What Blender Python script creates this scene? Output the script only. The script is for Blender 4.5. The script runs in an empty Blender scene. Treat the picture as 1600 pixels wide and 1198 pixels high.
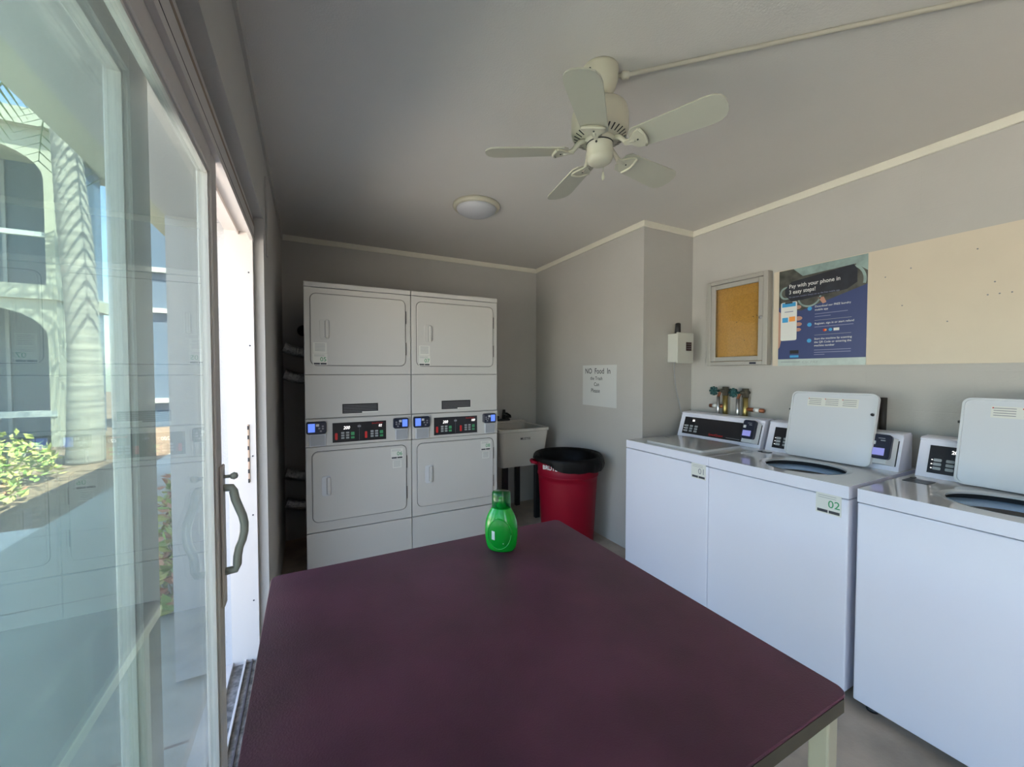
import bpy, bmesh, math, random
from mathutils import Matrix, Vector
random.seed(7)
PI = math.pi
S = bpy.context.scene
C = S.collection

# ---------------------------------------------------------------- camera
cam_d = bpy.data.cameras.new('camera'); cam = bpy.data.objects.new('camera', cam_d); C.objects.link(cam)
cam_d.sensor_width = 36.0; cam_d.lens = 619.0 * 36.0 / 1600.0; cam_d.clip_start = 0.02; cam_d.clip_end = 300
yaw, pitch = 0.4741, -0.0276
cam.location = (0, 0, 1.394)
cam.rotation_euler = (PI/2 + pitch, 0, -yaw)
S.camera = cam

# ---------------------------------------------------------------- light and exposure
S.view_settings.view_transform = 'Standard'; S.view_settings.look = 'None'
S.view_settings.gamma = 1.0; S.view_settings.use_curve_mapping = False
S.view_settings.exposure = 1.68
W = bpy.data.worlds.new('sky'); S.world = W; W.use_nodes = True
wn = W.node_tree; wn.nodes.clear()
sky = wn.nodes.new('ShaderNodeTexSky'); sky.sky_type = 'NISHITA'; sky.sun_disc = False
sky.sun_elevation = math.radians(60); sky.sun_rotation = math.radians(130); sky.air_density = 1.0; sky.dust_density = 1.0
bg = wn.nodes.new('ShaderNodeBackground'); bg.inputs[1].default_value = 0.38
wo = wn.nodes.new('ShaderNodeOutputWorld')
wn.links.new(sky.outputs[0], bg.inputs[0]); wn.links.new(bg.outputs[0], wo.inputs[0])
sun_d = bpy.data.lights.new('sun', 'SUN'); sun_d.energy = 13.5; sun_d.angle = math.radians(0.6); sun_d.color = (1.0, 0.93, 0.80)
sun = bpy.data.objects.new('sun', sun_d); C.objects.link(sun)
sun.rotation_euler = Vector((-0.41, 0.42, -1.0)).to_track_quat('-Z', 'Y').to_euler()
sun.location = (3, -3, 12)

# ---------------------------------------------------------------- materials
def srgb(r, g, b):
    f = lambda c: (c/255/12.92 if c/255 <= 0.04045 else ((c/255+0.055)/1.055)**2.4)
    return (f(r), f(g), f(b), 1)

MATS = {}
def mat(name, col, rough=0.5, metal=0.0, var=0.0, vscale=8.0, bump=0.0, bscale=60.0, emit=None, estr=0.0, coat=0.0, spec=0.5, col2=None, trans=0.0, stretch=None):
    m = bpy.data.materials.new(name); m.use_nodes = True
    nt = m.node_tree; b = nt.nodes['Principled BSDF']
    b.inputs['Base Color'].default_value = col; b.inputs['Roughness'].default_value = rough
    b.inputs['Metallic'].default_value = metal; b.inputs['Coat Weight'].default_value = coat
    b.inputs['Specular IOR Level'].default_value = spec
    b.inputs['Transmission Weight'].default_value = trans
    if emit is not None:
        b.inputs['Emission Color'].default_value = emit; b.inputs['Emission Strength'].default_value = estr
    tc = nt.nodes.new('ShaderNodeTexCoord'); src = tc.outputs['Object']
    if stretch:
        mp = nt.nodes.new('ShaderNodeMapping'); mp.inputs['Scale'].default_value = stretch
        nt.links.new(src, mp.inputs[0]); src = mp.outputs[0]
    if var > 0 or col2 is not None:
        nz = nt.nodes.new('ShaderNodeTexNoise'); nz.inputs['Scale'].default_value = vscale; nz.inputs['Detail'].default_value = 6
        nt.links.new(src, nz.inputs['Vector'])
        rp = nt.nodes.new('ShaderNodeValToRGB')
        c2 = col2 if col2 is not None else (col[0]*(1-var), col[1]*(1-var), col[2]*(1-var), 1)
        rp.color_ramp.elements[0].position = 0.35; rp.color_ramp.elements[0].color = c2
        rp.color_ramp.elements[1].position = 0.65; rp.color_ramp.elements[1].color = col
        nt.links.new(nz.outputs['Fac'], rp.inputs[0]); nt.links.new(rp.outputs[0], b.inputs['Base Color'])
    if bump > 0:
        n2 = nt.nodes.new('ShaderNodeTexNoise'); n2.inputs['Scale'].default_value = bscale; n2.inputs['Detail'].default_value = 4
        nt.links.new(src, n2.inputs['Vector'])
        bp = nt.nodes.new('ShaderNodeBump'); bp.inputs['Strength'].default_value = bump; bp.inputs['Distance'].default_value = 0.01
        nt.links.new(n2.outputs['Fac'], bp.inputs['Height']); nt.links.new(bp.outputs[0], b.inputs['Normal'])
    MATS[name] = m
    return m

def wall_mat(name, col):
    """painted concrete block: faint running-bond joints"""
    m = mat(name, col, 0.62, var=0.05, vscale=2.5)
    nt = m.node_tree; b = nt.nodes['Principled BSDF']
    geo = nt.nodes.new('ShaderNodeNewGeometry'); sx = nt.nodes.new('ShaderNodeSeparateXYZ'); nt.links.new(geo.outputs['Position'], sx.inputs[0])
    add = nt.nodes.new('ShaderNodeMath'); add.operation = 'ADD'; nt.links.new(sx.outputs['X'], add.inputs[0]); nt.links.new(sx.outputs['Y'], add.inputs[1])
    cb = nt.nodes.new('ShaderNodeCombineXYZ'); nt.links.new(add.outputs[0], cb.inputs[0]); nt.links.new(sx.outputs['Z'], cb.inputs[1])
    br = nt.nodes.new('ShaderNodeTexBrick'); br.inputs['Scale'].default_value = 1.0
    br.inputs['Brick Width'].default_value = 0.40; br.inputs['Row Height'].default_value = 0.20; br.inputs['Mortar Size'].default_value = 0.004
    br.inputs['Mortar Smooth'].default_value = 1.0
    nt.links.new(cb.outputs[0], br.inputs['Vector'])
    nz = nt.nodes.new('ShaderNodeTexNoise'); nz.inputs['Scale'].default_value = 90; nt.links.new(geo.outputs['Position'], nz.inputs['Vector'])
    ma = nt.nodes.new('ShaderNodeMath'); ma.operation = 'MULTIPLY_ADD'; ma.inputs[1].default_value = -0.35
    nt.links.new(br.outputs['Fac'], ma.inputs[0]); nt.links.new(nz.outputs['Fac'], ma.inputs[2])
    bp = nt.nodes.new('ShaderNodeBump'); bp.inputs['Strength'].default_value = 0.18; bp.inputs['Distance'].default_value = 0.004
    nt.links.new(ma.outputs[0], bp.inputs['Height']); nt.links.new(bp.outputs[0], b.inputs['Normal'])
    return m

def glass_mat(name, tint, haze=0.05, hazecol=(0.75, 0.8, 0.78, 1)):
    m = bpy.data.materials.new(name); m.use_nodes = True; nt = m.node_tree; nt.nodes.clear()
    out = nt.nodes.new('ShaderNodeOutputMaterial')
    tr = nt.nodes.new('ShaderNodeBsdfTransparent'); tr.inputs[0].default_value = tint
    gl = nt.nodes.new('ShaderNodeBsdfGlossy'); gl.inputs['Roughness'].default_value = 0.0; gl.inputs[0].default_value = (1, 1, 1, 1)
    df = nt.nodes.new('ShaderNodeBsdfDiffuse'); df.inputs[0].default_value = hazecol
    geo = nt.nodes.new('ShaderNodeNewGeometry')
    ior = nt.nodes.new('ShaderNodeMapRange'); ior.inputs['To Min'].default_value = 1.45; ior.inputs['To Max'].default_value = 1/1.45
    nt.links.new(geo.outputs['Backfacing'], ior.inputs['Value'])
    fr = nt.nodes.new('ShaderNodeFresnel'); nt.links.new(ior.outputs[0], fr.inputs['IOR'])
    m1 = nt.nodes.new('ShaderNodeMixShader'); m1.inputs[0].default_value = haze
    nt.links.new(tr.outputs[0], m1.inputs[1]); nt.links.new(df.outputs[0], m1.inputs[2])
    m2 = nt.nodes.new('ShaderNodeMixShader'); nt.links.new(fr.outputs[0], m2.inputs[0])
    nt.links.new(m1.outputs[0], m2.inputs[1]); nt.links.new(gl.outputs[0], m2.inputs[2]); nt.links.new(m2.outputs[0], out.inputs[0])
    MATS[name] = m
    return m

wallm = wall_mat('grey_block_paint', (0.48, 0.455, 0.425, 1))
ceilm = mat('ceiling_paint', (0.67, 0.63, 0.59, 1), 0.6, var=0.04, vscale=1.5, bump=0.12, bscale=160)
trimm = mat('trim_paint', (0.72, 0.68, 0.58, 1), 0.45)
floorm = mat('concrete_floor', (0.52, 0.43, 0.34, 1), 0.7, var=0.3, vscale=5, bump=0.1, bscale=80)
framem = mat('white_aluminium_frame', (0.60, 0.55, 0.52, 1), 0.4)
brownline = mat('brown_gasket', (0.30, 0.22, 0.16, 1), 0.6)
darkline = mat('dark_seal', (0.10, 0.08, 0.08, 1), 0.7)
trackm = mat('dirty_track', (0.30, 0.28, 0.26, 1), 0.6, var=0.7, vscale=40)
glassm = glass_mat('tinted_door_glass', (0.815, 0.88, 0.87, 1), 0.085)  # diffuse share: dust film plus a painted-in milky haze
soffitm = mat('soffit_paint', (0.38, 0.38, 0.30, 1), 0.7)
extwhite = mat('exterior_white_stucco', (0.44, 0.43, 0.44, 1), 0.8, bump=0.2, bscale=90)
appl = mat('white_enamel_sky_tint', (0.76, 0.75, 0.84, 1), 0.28, coat=0.2)  # white enamel with the blue cast of the sky mixed into its colour
lidm = mat('lid_enamel', (0.62, 0.63, 0.66, 1), 0.3, coat=0.2)
appl_top = mat('appliance_top_enamel', (0.58, 0.58, 0.58, 1), 0.13, coat=0.5)
dryw = mat('dryer_off_white_enamel', (0.57, 0.55, 0.52, 1), 0.35)
groove = mat('panel_gap', (0.09, 0.085, 0.08, 1), 0.8)
groovel = mat('panel_gap_light', (0.36, 0.35, 0.34, 1), 0.8)
greyp = mat('grey_plastic', (0.35, 0.36, 0.38, 1), 0.4)
lightp = mat('light_grey_plastic', (0.60, 0.61, 0.63, 1), 0.4)
blackp = mat('black_plastic', (0.012, 0.012, 0.014, 1), 0.35)
panelb = mat('black_control_overlay', (0.014, 0.013, 0.016, 1), 0.3)
navyp = mat('dark_navy_plastic', (0.012, 0.016, 0.035, 1), 0.3)
scrm = mat('lit_blue_screen', (0.05, 0.1, 0.3, 1), 0.3, emit=(0.10, 0.19, 0.75, 1), estr=0.42)
scrw = mat('lit_lavender_screen', (0.2, 0.2, 0.4, 1), 0.3, emit=(0.16, 0.17, 0.45, 1), estr=0.30)
ledm = mat('lit_display_digits', (0.9, 0.9, 0.9, 1), 0.3, emit=(1, 0.95, 0.92, 1), estr=0.5)
redm = mat('red_print', (0.55, 0.02, 0.02, 1), 0.5)
greenm = mat('green_print', (0.05, 0.30, 0.12, 1), 0.5)
keym = mat('grey_key', (0.33, 0.35, 0.36, 1), 0.5)
paperm = mat('sticker_paper', (0.70, 0.69, 0.64, 1), 0.6)
inkm = mat('dark_ink', (0.04, 0.04, 0.05, 1), 0.6)
inkg = mat('grey_ink', (0.25, 0.25, 0.27, 1), 0.6)
steelm = mat('steel', (0.55, 0.56, 0.58, 1), 0.3, metal=1.0)
tubm = mat('pale_blue_tub_ring', (0.38, 0.52, 0.68, 1), 0.3)
darkr = mat('dark_recess', (0.02, 0.02, 0.022, 1), 0.7)
foilm = mat('aluminium_foil_duct', (0.92, 0.92, 0.92, 1), 0.2, metal=1.0, bump=0.9, bscale=55)
fanm = mat('fan_white_enamel', (0.54, 0.51, 0.40, 1), 0.35)
fanb = mat('fan_blade_paint', (0.47, 0.45, 0.37, 1), 0.4)
diffm = mat('frosted_dome', (0.52, 0.52, 0.54, 1), 0.35)
maroon = mat('maroon_vinyl_table_top', (0.125, 0.034, 0.066, 1), 0.40, col2=(0.078, 0.020, 0.042, 1), vscale=4.5, bump=0.12, bscale=260)
tan = mat('tan_edge_band', (0.50, 0.42, 0.29, 1), 0.5)
olive = mat('worn_olive_edge', (0.075, 0.065, 0.045, 1), 0.55, var=0.35, vscale=9)
rusty = mat('cream_enamel_with_rust', (0.42, 0.39, 0.29, 1), 0.5, col2=(0.33, 0.20, 0.10, 1), vscale=12)
rusty.node_tree.nodes['Color Ramp'].color_ramp.elements[0].position = 0.28; rusty.node_tree.nodes['Color Ramp'].color_ramp.elements[1].position = 0.36
cork = mat('cork', (0.60, 0.31, 0.065, 1), 0.85, var=0.22, vscale=120, bump=0.2, bscale=150)
alum = mat('brushed_aluminium', (0.44, 0.42, 0.385, 1), 0.5, metal=0.35)
boardm = mat('cream_painted_board', (0.66, 0.57, 0.45, 1), 0.6, var=0.06, vscale=3)
redcan = mat('red_bin_plastic', (0.235, 0.001, 0.014, 1), 0.5, spec=0.25)
bagm = mat('black_bin_liner', (0.005, 0.004, 0.004, 1), 0.45, spec=0.14, bump=0.9, bscale=9)
sinkm = mat('utility_sink_plastic', (0.52, 0.48, 0.43, 1), 0.5)
brass = mat('tarnished_brass', (0.42, 0.33, 0.12, 1), 0.35, metal=0.9)
copper = mat('copper_pipe', (0.38, 0.14, 0.07, 1), 0.4, metal=0.7)
green_k = mat('dark_green_handle', (0.01, 0.07, 0.07, 1), 0.5)
hosem = mat('dark_rubber_hose', (0.02, 0.017, 0.015, 1), 0.5)
bulb = mat('off_white_box', (0.55, 0.55, 0.50, 1), 0.5)
posterblue = mat('poster_blue', (0.036, 0.055, 0.17, 1), 0.4)
posterdark = mat('poster_dark', (0.022, 0.026, 0.040, 1), 0.4, var=0.4, vscale=14)
posterteal = mat('poster_pale_teal', (0.30, 0.40, 0.38, 1), 0.4, var=0.35, vscale=16)
posterolive = mat('poster_drum_grey', (0.10, 0.10, 0.085, 1), 0.4, var=0.6, vscale=18)
pwhite = mat('poster_white', (0.72, 0.72, 0.70, 1), 0.45)
pgrey = mat('poster_fine_print', (0.22, 0.24, 0.38, 1), 0.45)
psky = mat('poster_sky_blue', (0.05, 0.33, 0.66, 1), 0.45)
porange = mat('poster_orange', (0.85, 0.32, 0.06, 1), 0.45)
pskin = mat('poster_skin', (0.50, 0.26, 0.19, 1), 0.5)
bottle = mat('green_bottle_plastic', (0.0, 0.34, 0.022, 1), 0.22, coat=0.3)
bottle.node_tree.nodes['Principled BSDF'].inputs['Subsurface Weight'].default_value = 0.25
bottle.node_tree.nodes['Principled BSDF'].inputs['Subsurface Radius'].default_value = (0.005, 0.03, 0.008)
capm = glass_mat('clear_green_cap', (0.10, 0.62, 0.22, 1), 0.12, (0.0, 0.4, 0.08, 1))
blabel = mat('deep_green_label', (0.0, 0.27, 0.02, 1), 0.3)
walk = mat('exterior_concrete', (0.44, 0.43, 0.37, 1), 0.85, var=0.2, vscale=1.2)
bounce_ground = mat('pale_bounce_concrete', (0.74, 0.69, 0.61, 1), 0.85, var=0.1, vscale=1)  # unseen ground made pale to bounce sunlight into the room
mulch = mat('mulch_bed', (0.26, 0.17, 0.11, 1), 0.9, var=0.7, vscale=14)
bldm = mat('cream_stucco', (0.40, 0.38, 0.29, 1), 0.8)
bldback = mat('blue_grey_porch_painted_shade', (0.08, 0.12, 0.17, 1), 0.7)  # blue-grey porch wall, darkened in its colour for the recess shade
bldrail = mat('white_rail_paint', (0.45, 0.46, 0.43, 1), 0.6)
barkm = mat('grey_palm_bark', (0.36, 0.33, 0.27, 1), 0.85, col2=(0.20, 0.19, 0.17, 1), vscale=1.6, bump=0.25, bscale=7, stretch=(0.6, 0.6, 9))
leafm = mat('leaf_green', (0.22, 0.34, 0.07, 1), 0.5)
leafy = mat('leaf_yellow_green', (0.45, 0.44, 0.12, 1), 0.5)
leafr = mat('leaf_red_brown', (0.40, 0.16, 0.09, 1), 0.6)
frondm = mat('palm_frond_green', (0.12, 0.20, 0.05, 1), 0.5)
greybluem = mat('grey_blue_panel', (0.16, 0.22, 0.34, 1), 0.6)

# ---------------------------------------------------------------- mesh builder
class B:
    """collects shapes (in the current frame M) into ONE mesh"""
    def __init__(s, M=None):
        s.bm = bmesh.new(); s.M = M or Matrix(); s.mats = []; s.cur = 0
    def m(s, mt):
        if mt not in s.mats: s.mats.append(mt)
        s.cur = s.mats.index(mt); return s
    def _add(s, verts, faces, smooth=False):
        vs = [s.bm.verts.new(s.M @ Vector(v)) for v in verts]
        for f in faces:
            try:
                fc = s.bm.faces.new([vs[i] for i in f]); fc.material_index = s.cur; fc.smooth = smooth
            except ValueError: pass
        return s
    def box(s, x0, x1, y0, y1, z0, z1, bev=0.0, seg=2):
        if bev <= 0:
            v = [(x0,y0,z0),(x1,y0,z0),(x1,y1,z0),(x0,y1,z0),(x0,y0,z1),(x1,y0,z1),(x1,y1,z1),(x0,y1,z1)]
            return s._add(v, [(0,3,2,1),(4,5,6,7),(0,1,5,4),(1,2,6,5),(2,3,7,6),(3,0,4,7)])
        t = bmesh.new(); bmesh.ops.create_cube(t, size=1)
        for v in t.verts:
            v.co = Vector(((x0+x1)/2 + v.co.x*(x1-x0), (y0+y1)/2 + v.co.y*(y1-y0), (z0+z1)/2 + v.co.z*(z1-z0)))
        bmesh.ops.bevel(t, geom=t.edges[:], offset=bev, segments=seg, affect='EDGES', profile=0.5)
        s._merge(t); return s
    def _merge(s, t, smooth=False):
        t.verts.index_update()
        vs = [s.bm.verts.new(s.M @ v.co) for v in t.verts]
        for f in t.faces:
            fc = s.bm.faces.new([vs[v.index] for v in f.verts]); fc.material_index = s.cur; fc.smooth = smooth
        t.free()
    def rrect(s, x0, x1, y0, y1, z0, z1, r, n=6, bev=0.0):
        """slab with rounded corners in xy, extruded in z"""
        pts = rr(x0, x1, y0, y1, r, n)
        return s.prism(pts, z0, z1, bev)
    def prism(s, pts, z0, z1, bev=0.0, smooth=False):
        n = len(pts)
        if bev > 0:
            cx = sum(p[0] for p in pts)/n; cy = sum(p[1] for p in pts)/n
            ins = inset(pts, bev)
            v = [(p[0], p[1], z0) for p in pts] + [(p[0], p[1], z1-bev) for p in pts] + [(p[0], p[1], z1) for p in ins]
            f = [tuple(range(n-1, -1, -1)), tuple(range(2*n, 3*n))]
            for k in (0, 1):
                f += [(k*n+i, k*n+(i+1) % n, (k+1)*n+(i+1) % n, (k+1)*n+i) for i in range(n)]
            return s._add(v, f, smooth)
        v = [(p[0], p[1], z0) for p in pts] + [(p[0], p[1], z1) for p in pts]
        f = [tuple(range(n-1, -1, -1)), tuple(range(n, 2*n))] + [(i, (i+1) % n, n+(i+1) % n, n+i) for i in range(n)]
        return s._add(v, f, smooth)
    def frame(s, outer, inner, z0, z1):
        """flat ring between two loops with the same count"""
        n = len(outer)
        v = [(p[0],p[1],z0) for p in outer]+[(p[0],p[1],z1) for p in outer]+[(p[0],p[1],z0) for p in inner]+[(p[0],p[1],z1) for p in inner]
        f = []
        for i in range(n):
            j = (i+1) % n
            f += [(i,j,n+j,n+i), (n+i,n+j,3*n+j,3*n+i), (2*n+j,2*n+i,3*n+i,3*n+j), (j,i,2*n+i,2*n+j)]
        return s._add(v, f)
    def lathe(s, prof, c=(0,0,0), seg=32, smooth=True, sx=1.0, sy=1.0, cap=True):
        v = []; f = []
        for (r, z) in prof:
            for k in range(seg):
                a = 2*PI*k/seg; v.append((c[0]+r*sx*math.cos(a), c[1]+r*sy*math.sin(a), c[2]+z))
        for i in range(len(prof)-1):
            for k in range(seg):
                l = (k+1) % seg; f.append((i*seg+k, i*seg+l, (i+1)*seg+l, (i+1)*seg+k))
        if cap:
            if prof[0][0] > 1e-6: f.append(tuple(range(seg-1, -1, -1)))
            if prof[-1][0] > 1e-6: f.append(tuple((len(prof)-1)*seg+k for k in range(seg)))
        return s._add(v, f, smooth)
    def cyl(s, p0, p1, r0, r1=None, seg=16, smooth=True):
        return s.tube([p0, p1], [r0, r0 if r1 is None else r1], seg, smooth)
    def tube(s, pts, r, seg=10, smooth=True, cap=True):
        pts = [Vector(p) for p in pts]; n = len(pts)
        rs = r if isinstance(r, (list, tuple)) else [r]*n
        v = []; f = []; ref = None
        for i, p in enumerate(pts):
            d = (pts[min(i+1, n-1)] - pts[max(i-1, 0)]).normalized()
            if ref is None:
                ref = d.orthogonal().normalized()
            ref = (ref - d*ref.dot(d)).normalized(); q = d.cross(ref)
            for k in range(seg):
                a = 2*PI*k/seg; v.append(p + (ref*math.cos(a) + q*math.sin(a))*rs[i])
        for i in range(n-1):
            for k in range(seg):
                l = (k+1) % seg; f.append((i*seg+k, i*seg+l, (i+1)*seg+l, (i+1)*seg+k))
        if cap:
            f.append(tuple(range(seg-1, -1, -1))); f.append(tuple((n-1)*seg+k for k in range(seg)))
        return s._add(v, f, smooth)
    def text(s, body, size, x, y, z=0.0, align='LEFT', shear=0.0, bold=0.0, sx=1.0):
        cu = bpy.data.curves.new('lettering', 'FONT'); cu.body = body; cu.size = size; cu.align_x = align
        cu.shear = shear; cu.offset = bold*size; cu.resolution_u = 3
        o = bpy.data.objects.new('lettering', cu); C.objects.link(o)
        me = bpy.data.meshes.new_from_object(o.evaluated_get(bpy.context.evaluated_depsgraph_get()))
        vs = [(x + v.co.x*sx, y + v.co.y, z) for v in me.vertices]; fs = [tuple(p.vertices) for p in me.polygons]
        s._add(vs, fs)
        bpy.data.objects.remove(o); bpy.data.curves.remove(cu); bpy.data.meshes.remove(me)
        return s
    def build(s, name, parent=None, mt=None, fix=True):
        if fix: bmesh.ops.recalc_face_normals(s.bm, faces=s.bm.faces[:])
        me = bpy.data.meshes.new(name); s.bm.to_mesh(me); s.bm.free()
        for q in (s.mats or [mt]): me.materials.append(q)
        o = bpy.data.objects.new(name, me); C.objects.link(o)
        if parent: o.parent = parent
        return o

def rr(x0, x1, y0, y1, r, n=6):
    out = []
    for (cx, cy, a0) in ((x1-r, y1-r, 0), (x0+r, y1-r, PI/2), (x0+r, y0+r, PI), (x1-r, y0+r, 1.5*PI)):
        for k in range(n+1):
            a = a0 + PI/2*k/n; out.append((cx+r*math.cos(a), cy+r*math.sin(a)))
    return out
def inset(pts, d):
    n = len(pts); out = []
    for i in range(n):
        p0 = Vector(pts[i-1][:2]); p = Vector(pts[i][:2]); p1 = Vector(pts[(i+1) % n][:2])
        a = (p-p0); b_ = (p1-p)
        if a.length < 1e-9: a = b_
        if b_.length < 1e-9: b_ = a
        na = Vector((-a.y, a.x)).normalized(); nb = Vector((-b_.y, b_.x)).normalized()
        k = (na+nb)
        if k.length < 1e-6: k = na
        k.normalize(); out.append(tuple(p + k*d/max(0.4, k.dot(na))))
    return out
def fr(o, u, v):
    """frame: x=u (viewer's right), y=v (up), z=outward"""
    u = Vector(u).normalized(); v = Vector(v).normalized(); n = u.cross(v)
    M = Matrix.Identity(4)
    for i in range(3):
        M[i][0] = u[i]; M[i][1] = v[i]; M[i][2] = n[i]; M[i][3] = o[i]
    return M
def FX(x, y=0, z=0): return fr((x, y, z), (0, -1, 0), (0, 0, 1))      # faces -X  (right wall)
def FY(y, x=0, z=0): return fr((x, y, z), (1, 0, 0), (0, 0, 1))       # faces -Y  (back wall)

def thing(name, label, cat, loc=(0, 0, 0), group=None):
    o = bpy.data.objects.new(name, None); C.objects.link(o); o.location = loc; o.empty_display_size = 0.1
    o['label'] = label; o['category'] = cat
    if group: o['group'] = group
    return o
def tag(o, label, cat, group=None, kind=None):
    o['label'] = label; o['category'] = cat
    if group: o['group'] = group
    if kind: o['kind'] = kind
    return o
def struct(o):
    o['kind'] = 'structure'; return o
def sbox(name, mt, *a, **k):
    return struct(B().m(mt).box(*a, **k).build(name))

# ================================================================ room shell
XL, XR, XB, YB, YC, HC = -0.185, 2.744, 2.215, 3.742, 2.181, 2.514
YF = -3.2
DY1, DZ, DFIX = 2.25, 2.13, -0.42      # door opening far end, head, near end
sbox('floor', floorm, -0.42, XR+0.15, YF-0.15, YB+0.15, -0.15, 0)
sbox('ceiling', ceilm, -0.42, XR+0.15, YF-0.15, YB+0.15, HC, HC+0.08)
sbox('wall_back', wallm, -0.42, XR+0.15, YB, YB+0.15, 0, HC)
sbox('wall_right', wallm, XR, XR+0.15, YF-0.15, YB, 0, HC)
sbox('wall_front', wallm, -0.42, XR, YF-0.15, YF, 0, HC)
struct(B().m(wallm).box(XB, XR, YC, YB, 0, HC).build('wall_recess'))
wl = B().m(wallm)
wl.box(-0.42, XL, DY1, YB, 0, HC)
wl.box(-0.42, XL, -3.2, DY1, DZ, HC)
wl.box(-0.42, XL, -0.75, DFIX, 0, DZ)
wl.box(-0.42, XL, -3.2, -3.0, 0, DZ)
struct(wl.build('wall_left'))

# crown strips along the ceiling line
h = 0.045; t = 0.014
def strip(n, *a): struct(B().m(trimm).box(*a, bev=0.003, seg=1).build('trim_%d' % n))
strip(1, XL, XB, YB-t, YB, HC-h, HC)
strip(2, XB-t, XB, YC-t, YB-t, HC-h, HC)
strip(3, XB, XR-t, YC-t, YC, HC-h, HC)
strip(4, XR-t, XR, YF, YC, HC-h, HC)
struct(B().m(wallm).box(XL, XL+0.012, YF, YB-t, HC-h, HC).build('trim_5'))

# ================================================================ sliding glass door (left wall)
d1 = thing('door_1', 'white framed sliding glass door standing partly open in the left wall', 'door', (-0.28, 0.9, 0)); struct(d1)
def wb(root): return Matrix.Translation(-root.location)
b = B(wb(d1)).m(framem)
b.box(-0.335, -0.226, 2.215, DY1, 0.0, DZ)                          # jamb
b.box(-0.335, -0.226, DFIX, DFIX+0.035, 0.0, DZ)
b.box(-0.335, -0.226, DFIX, DY1, 2.045, DZ)                         # head
b.box(-0.236, -0.222, DFIX, DY1, 2.012, 2.085)
b.box(-0.285, -0.279, DFIX, DY1, 2.03, 2.05)
b.m(brownline).box(-0.2265, -0.2215, DFIX, DY1, 2.086, 2.098)
b.m(darkline).box(-0.2235, -0.2215, DFIX, DY1, 2.034, 2.037)
b.build('door_frame', d1)
b = B(wb(d1)).m(framem)
b.box(-0.40, -0.20, DFIX, DY1, 0.0, 0.012)
for x in (-0.335, -0.283, -0.226): b.box(x-0.004, x+0.004, DFIX, 2.215, 0.012, 0.034)
b.m(trackm).box(-0.331, -0.287, DFIX, 2.215, 0.012, 0.015).box(-0.279, -0.230, DFIX, 2.215, 0.012, 0.016)
b.m(darkline).box(-0.258, -0.253, DFIX, 2.215, 0.016, 0.028)
b.build('sill_track', d1)
def panel(name, x0, x1, y0, y1, st0, st1):
    b = B(wb(d1)).m(framem)
    b.box(x0, x1, y1-st1, y1, 0.035, 2.02, bev=0.003, seg=1)
    b.box(x0, x1, y0, y0+st0, 0.035, 2.02, bev=0.003, seg=1)
    b.box(x0, x1, y0+st0, y1-st1, 1.955, 2.02, bev=0.003, seg=1)
    b.box(x0, x1, y0+st0, y1-st1, 0.035, 0.14, bev=0.003, seg=1)
    xm = (x0+x1)/2
    # glazing beads
    for (ya, yb) in ((y1-st1-0.008, y1-st1), (y0+st0, y0+st0+0.008)): b.box(xm-0.010, xm+0.010, ya, yb, 0.14, 1.955)
    b.box(xm-0.010, xm+0.010, y0+st0, y1-st1, 1.947, 1.955)
    b.box(xm-0.010, xm+0.010, y0+st0, y1-st1, 0.14, 0.148)
    o = b.build(name, d1)
    g = B(wb(d1)).m(glassm).box(xm-0.003, xm+0.003, y0+st0-0.005, y1-st1+0.005, 0.138, 1.957).build('glass_pane', o)
    return o
sp = panel('sliding_panel', -0.270, -0.236, 0.05, 1.455, 0.07, 0.072)
fp = panel('fixed_panel', -0.330, -0.292, -0.385, 1.10, 0.07, 0.10)
b = B(wb(d1)).m(framem).box(-0.236, -0.228, 1.408, 1.452, 0.70, 1.12, bev=0.003, seg=1)
hp = [(-0.230,1.43,0.80),(-0.203,1.43,0.802),(-0.199,1.43,0.815),(-0.198,1.432,0.84),(-0.194,1.434,0.865),(-0.186,1.435,0.885),(-0.181,1.436,0.91),(-0.180,1.436,0.935),(-0.184,1.435,0.96),(-0.192,1.433,0.985),(-0.201,1.43,1.015),(-0.205,1.43,1.04),(-0.209,1.43,1.05),(-0.230,1.43,1.052)]
greyh = mat('grey_green_handle', (0.30, 0.31, 0.27, 1), 0.4)
b.m(greyh).tube(hp, 0.0115, 10)
b.cyl((-0.23,1.43,1.085), (-0.212,1.43,1.085), 0.005).lathe([(0.001,-0.011),(0.009,-0.007),(0.011,0),(0.009,0.007),(0.001,0.011)], (-0.203,1.43,1.085), 12)
b.build('door_handle', sp)['label'] = 'curved grey pull handle with latch knob'
# strike plate in the jamb
b = B(wb(d1)).m(mat('worn_brass_plate', (0.45, 0.32, 0.24, 1), 0.5, metal=0.3)).box(-0.259, -0.251, 2.211, 2.216, 0.88, 1.15, bev=0.001, seg=1)
b.m(darkr)
for z in (0.885, 0.93, 0.985, 1.04, 1.09, 1.135): b.box(-0.259, -0.253, 2.2095, 2.2115, z-0.009, z+0.009)
b.build('strike_plate', d1)
b = B(wb(d1)).m(inkm)
for (x, z) in ((-0.243, 0.72), (-0.243, 1.86), (-0.240, 1.0), (-0.246, 0.31), (-0.243, 1.52)):
    b.cyl((x, 2.2155, z), (x, 2.213, z), 0.0035, seg=8)
b.build('jamb_screws', d1)
# white exterior reveal + header beyond the frame
b = B(wb(d1)).m(extwhite)
b.box(-0.55, -0.335, DY1-0.005, DY1+0.12, 0, 2.35)
b.box(-0.55, -0.335, DFIX, DY1, 2.08, 2.35)
b.build('outer_casing', d1)
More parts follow.
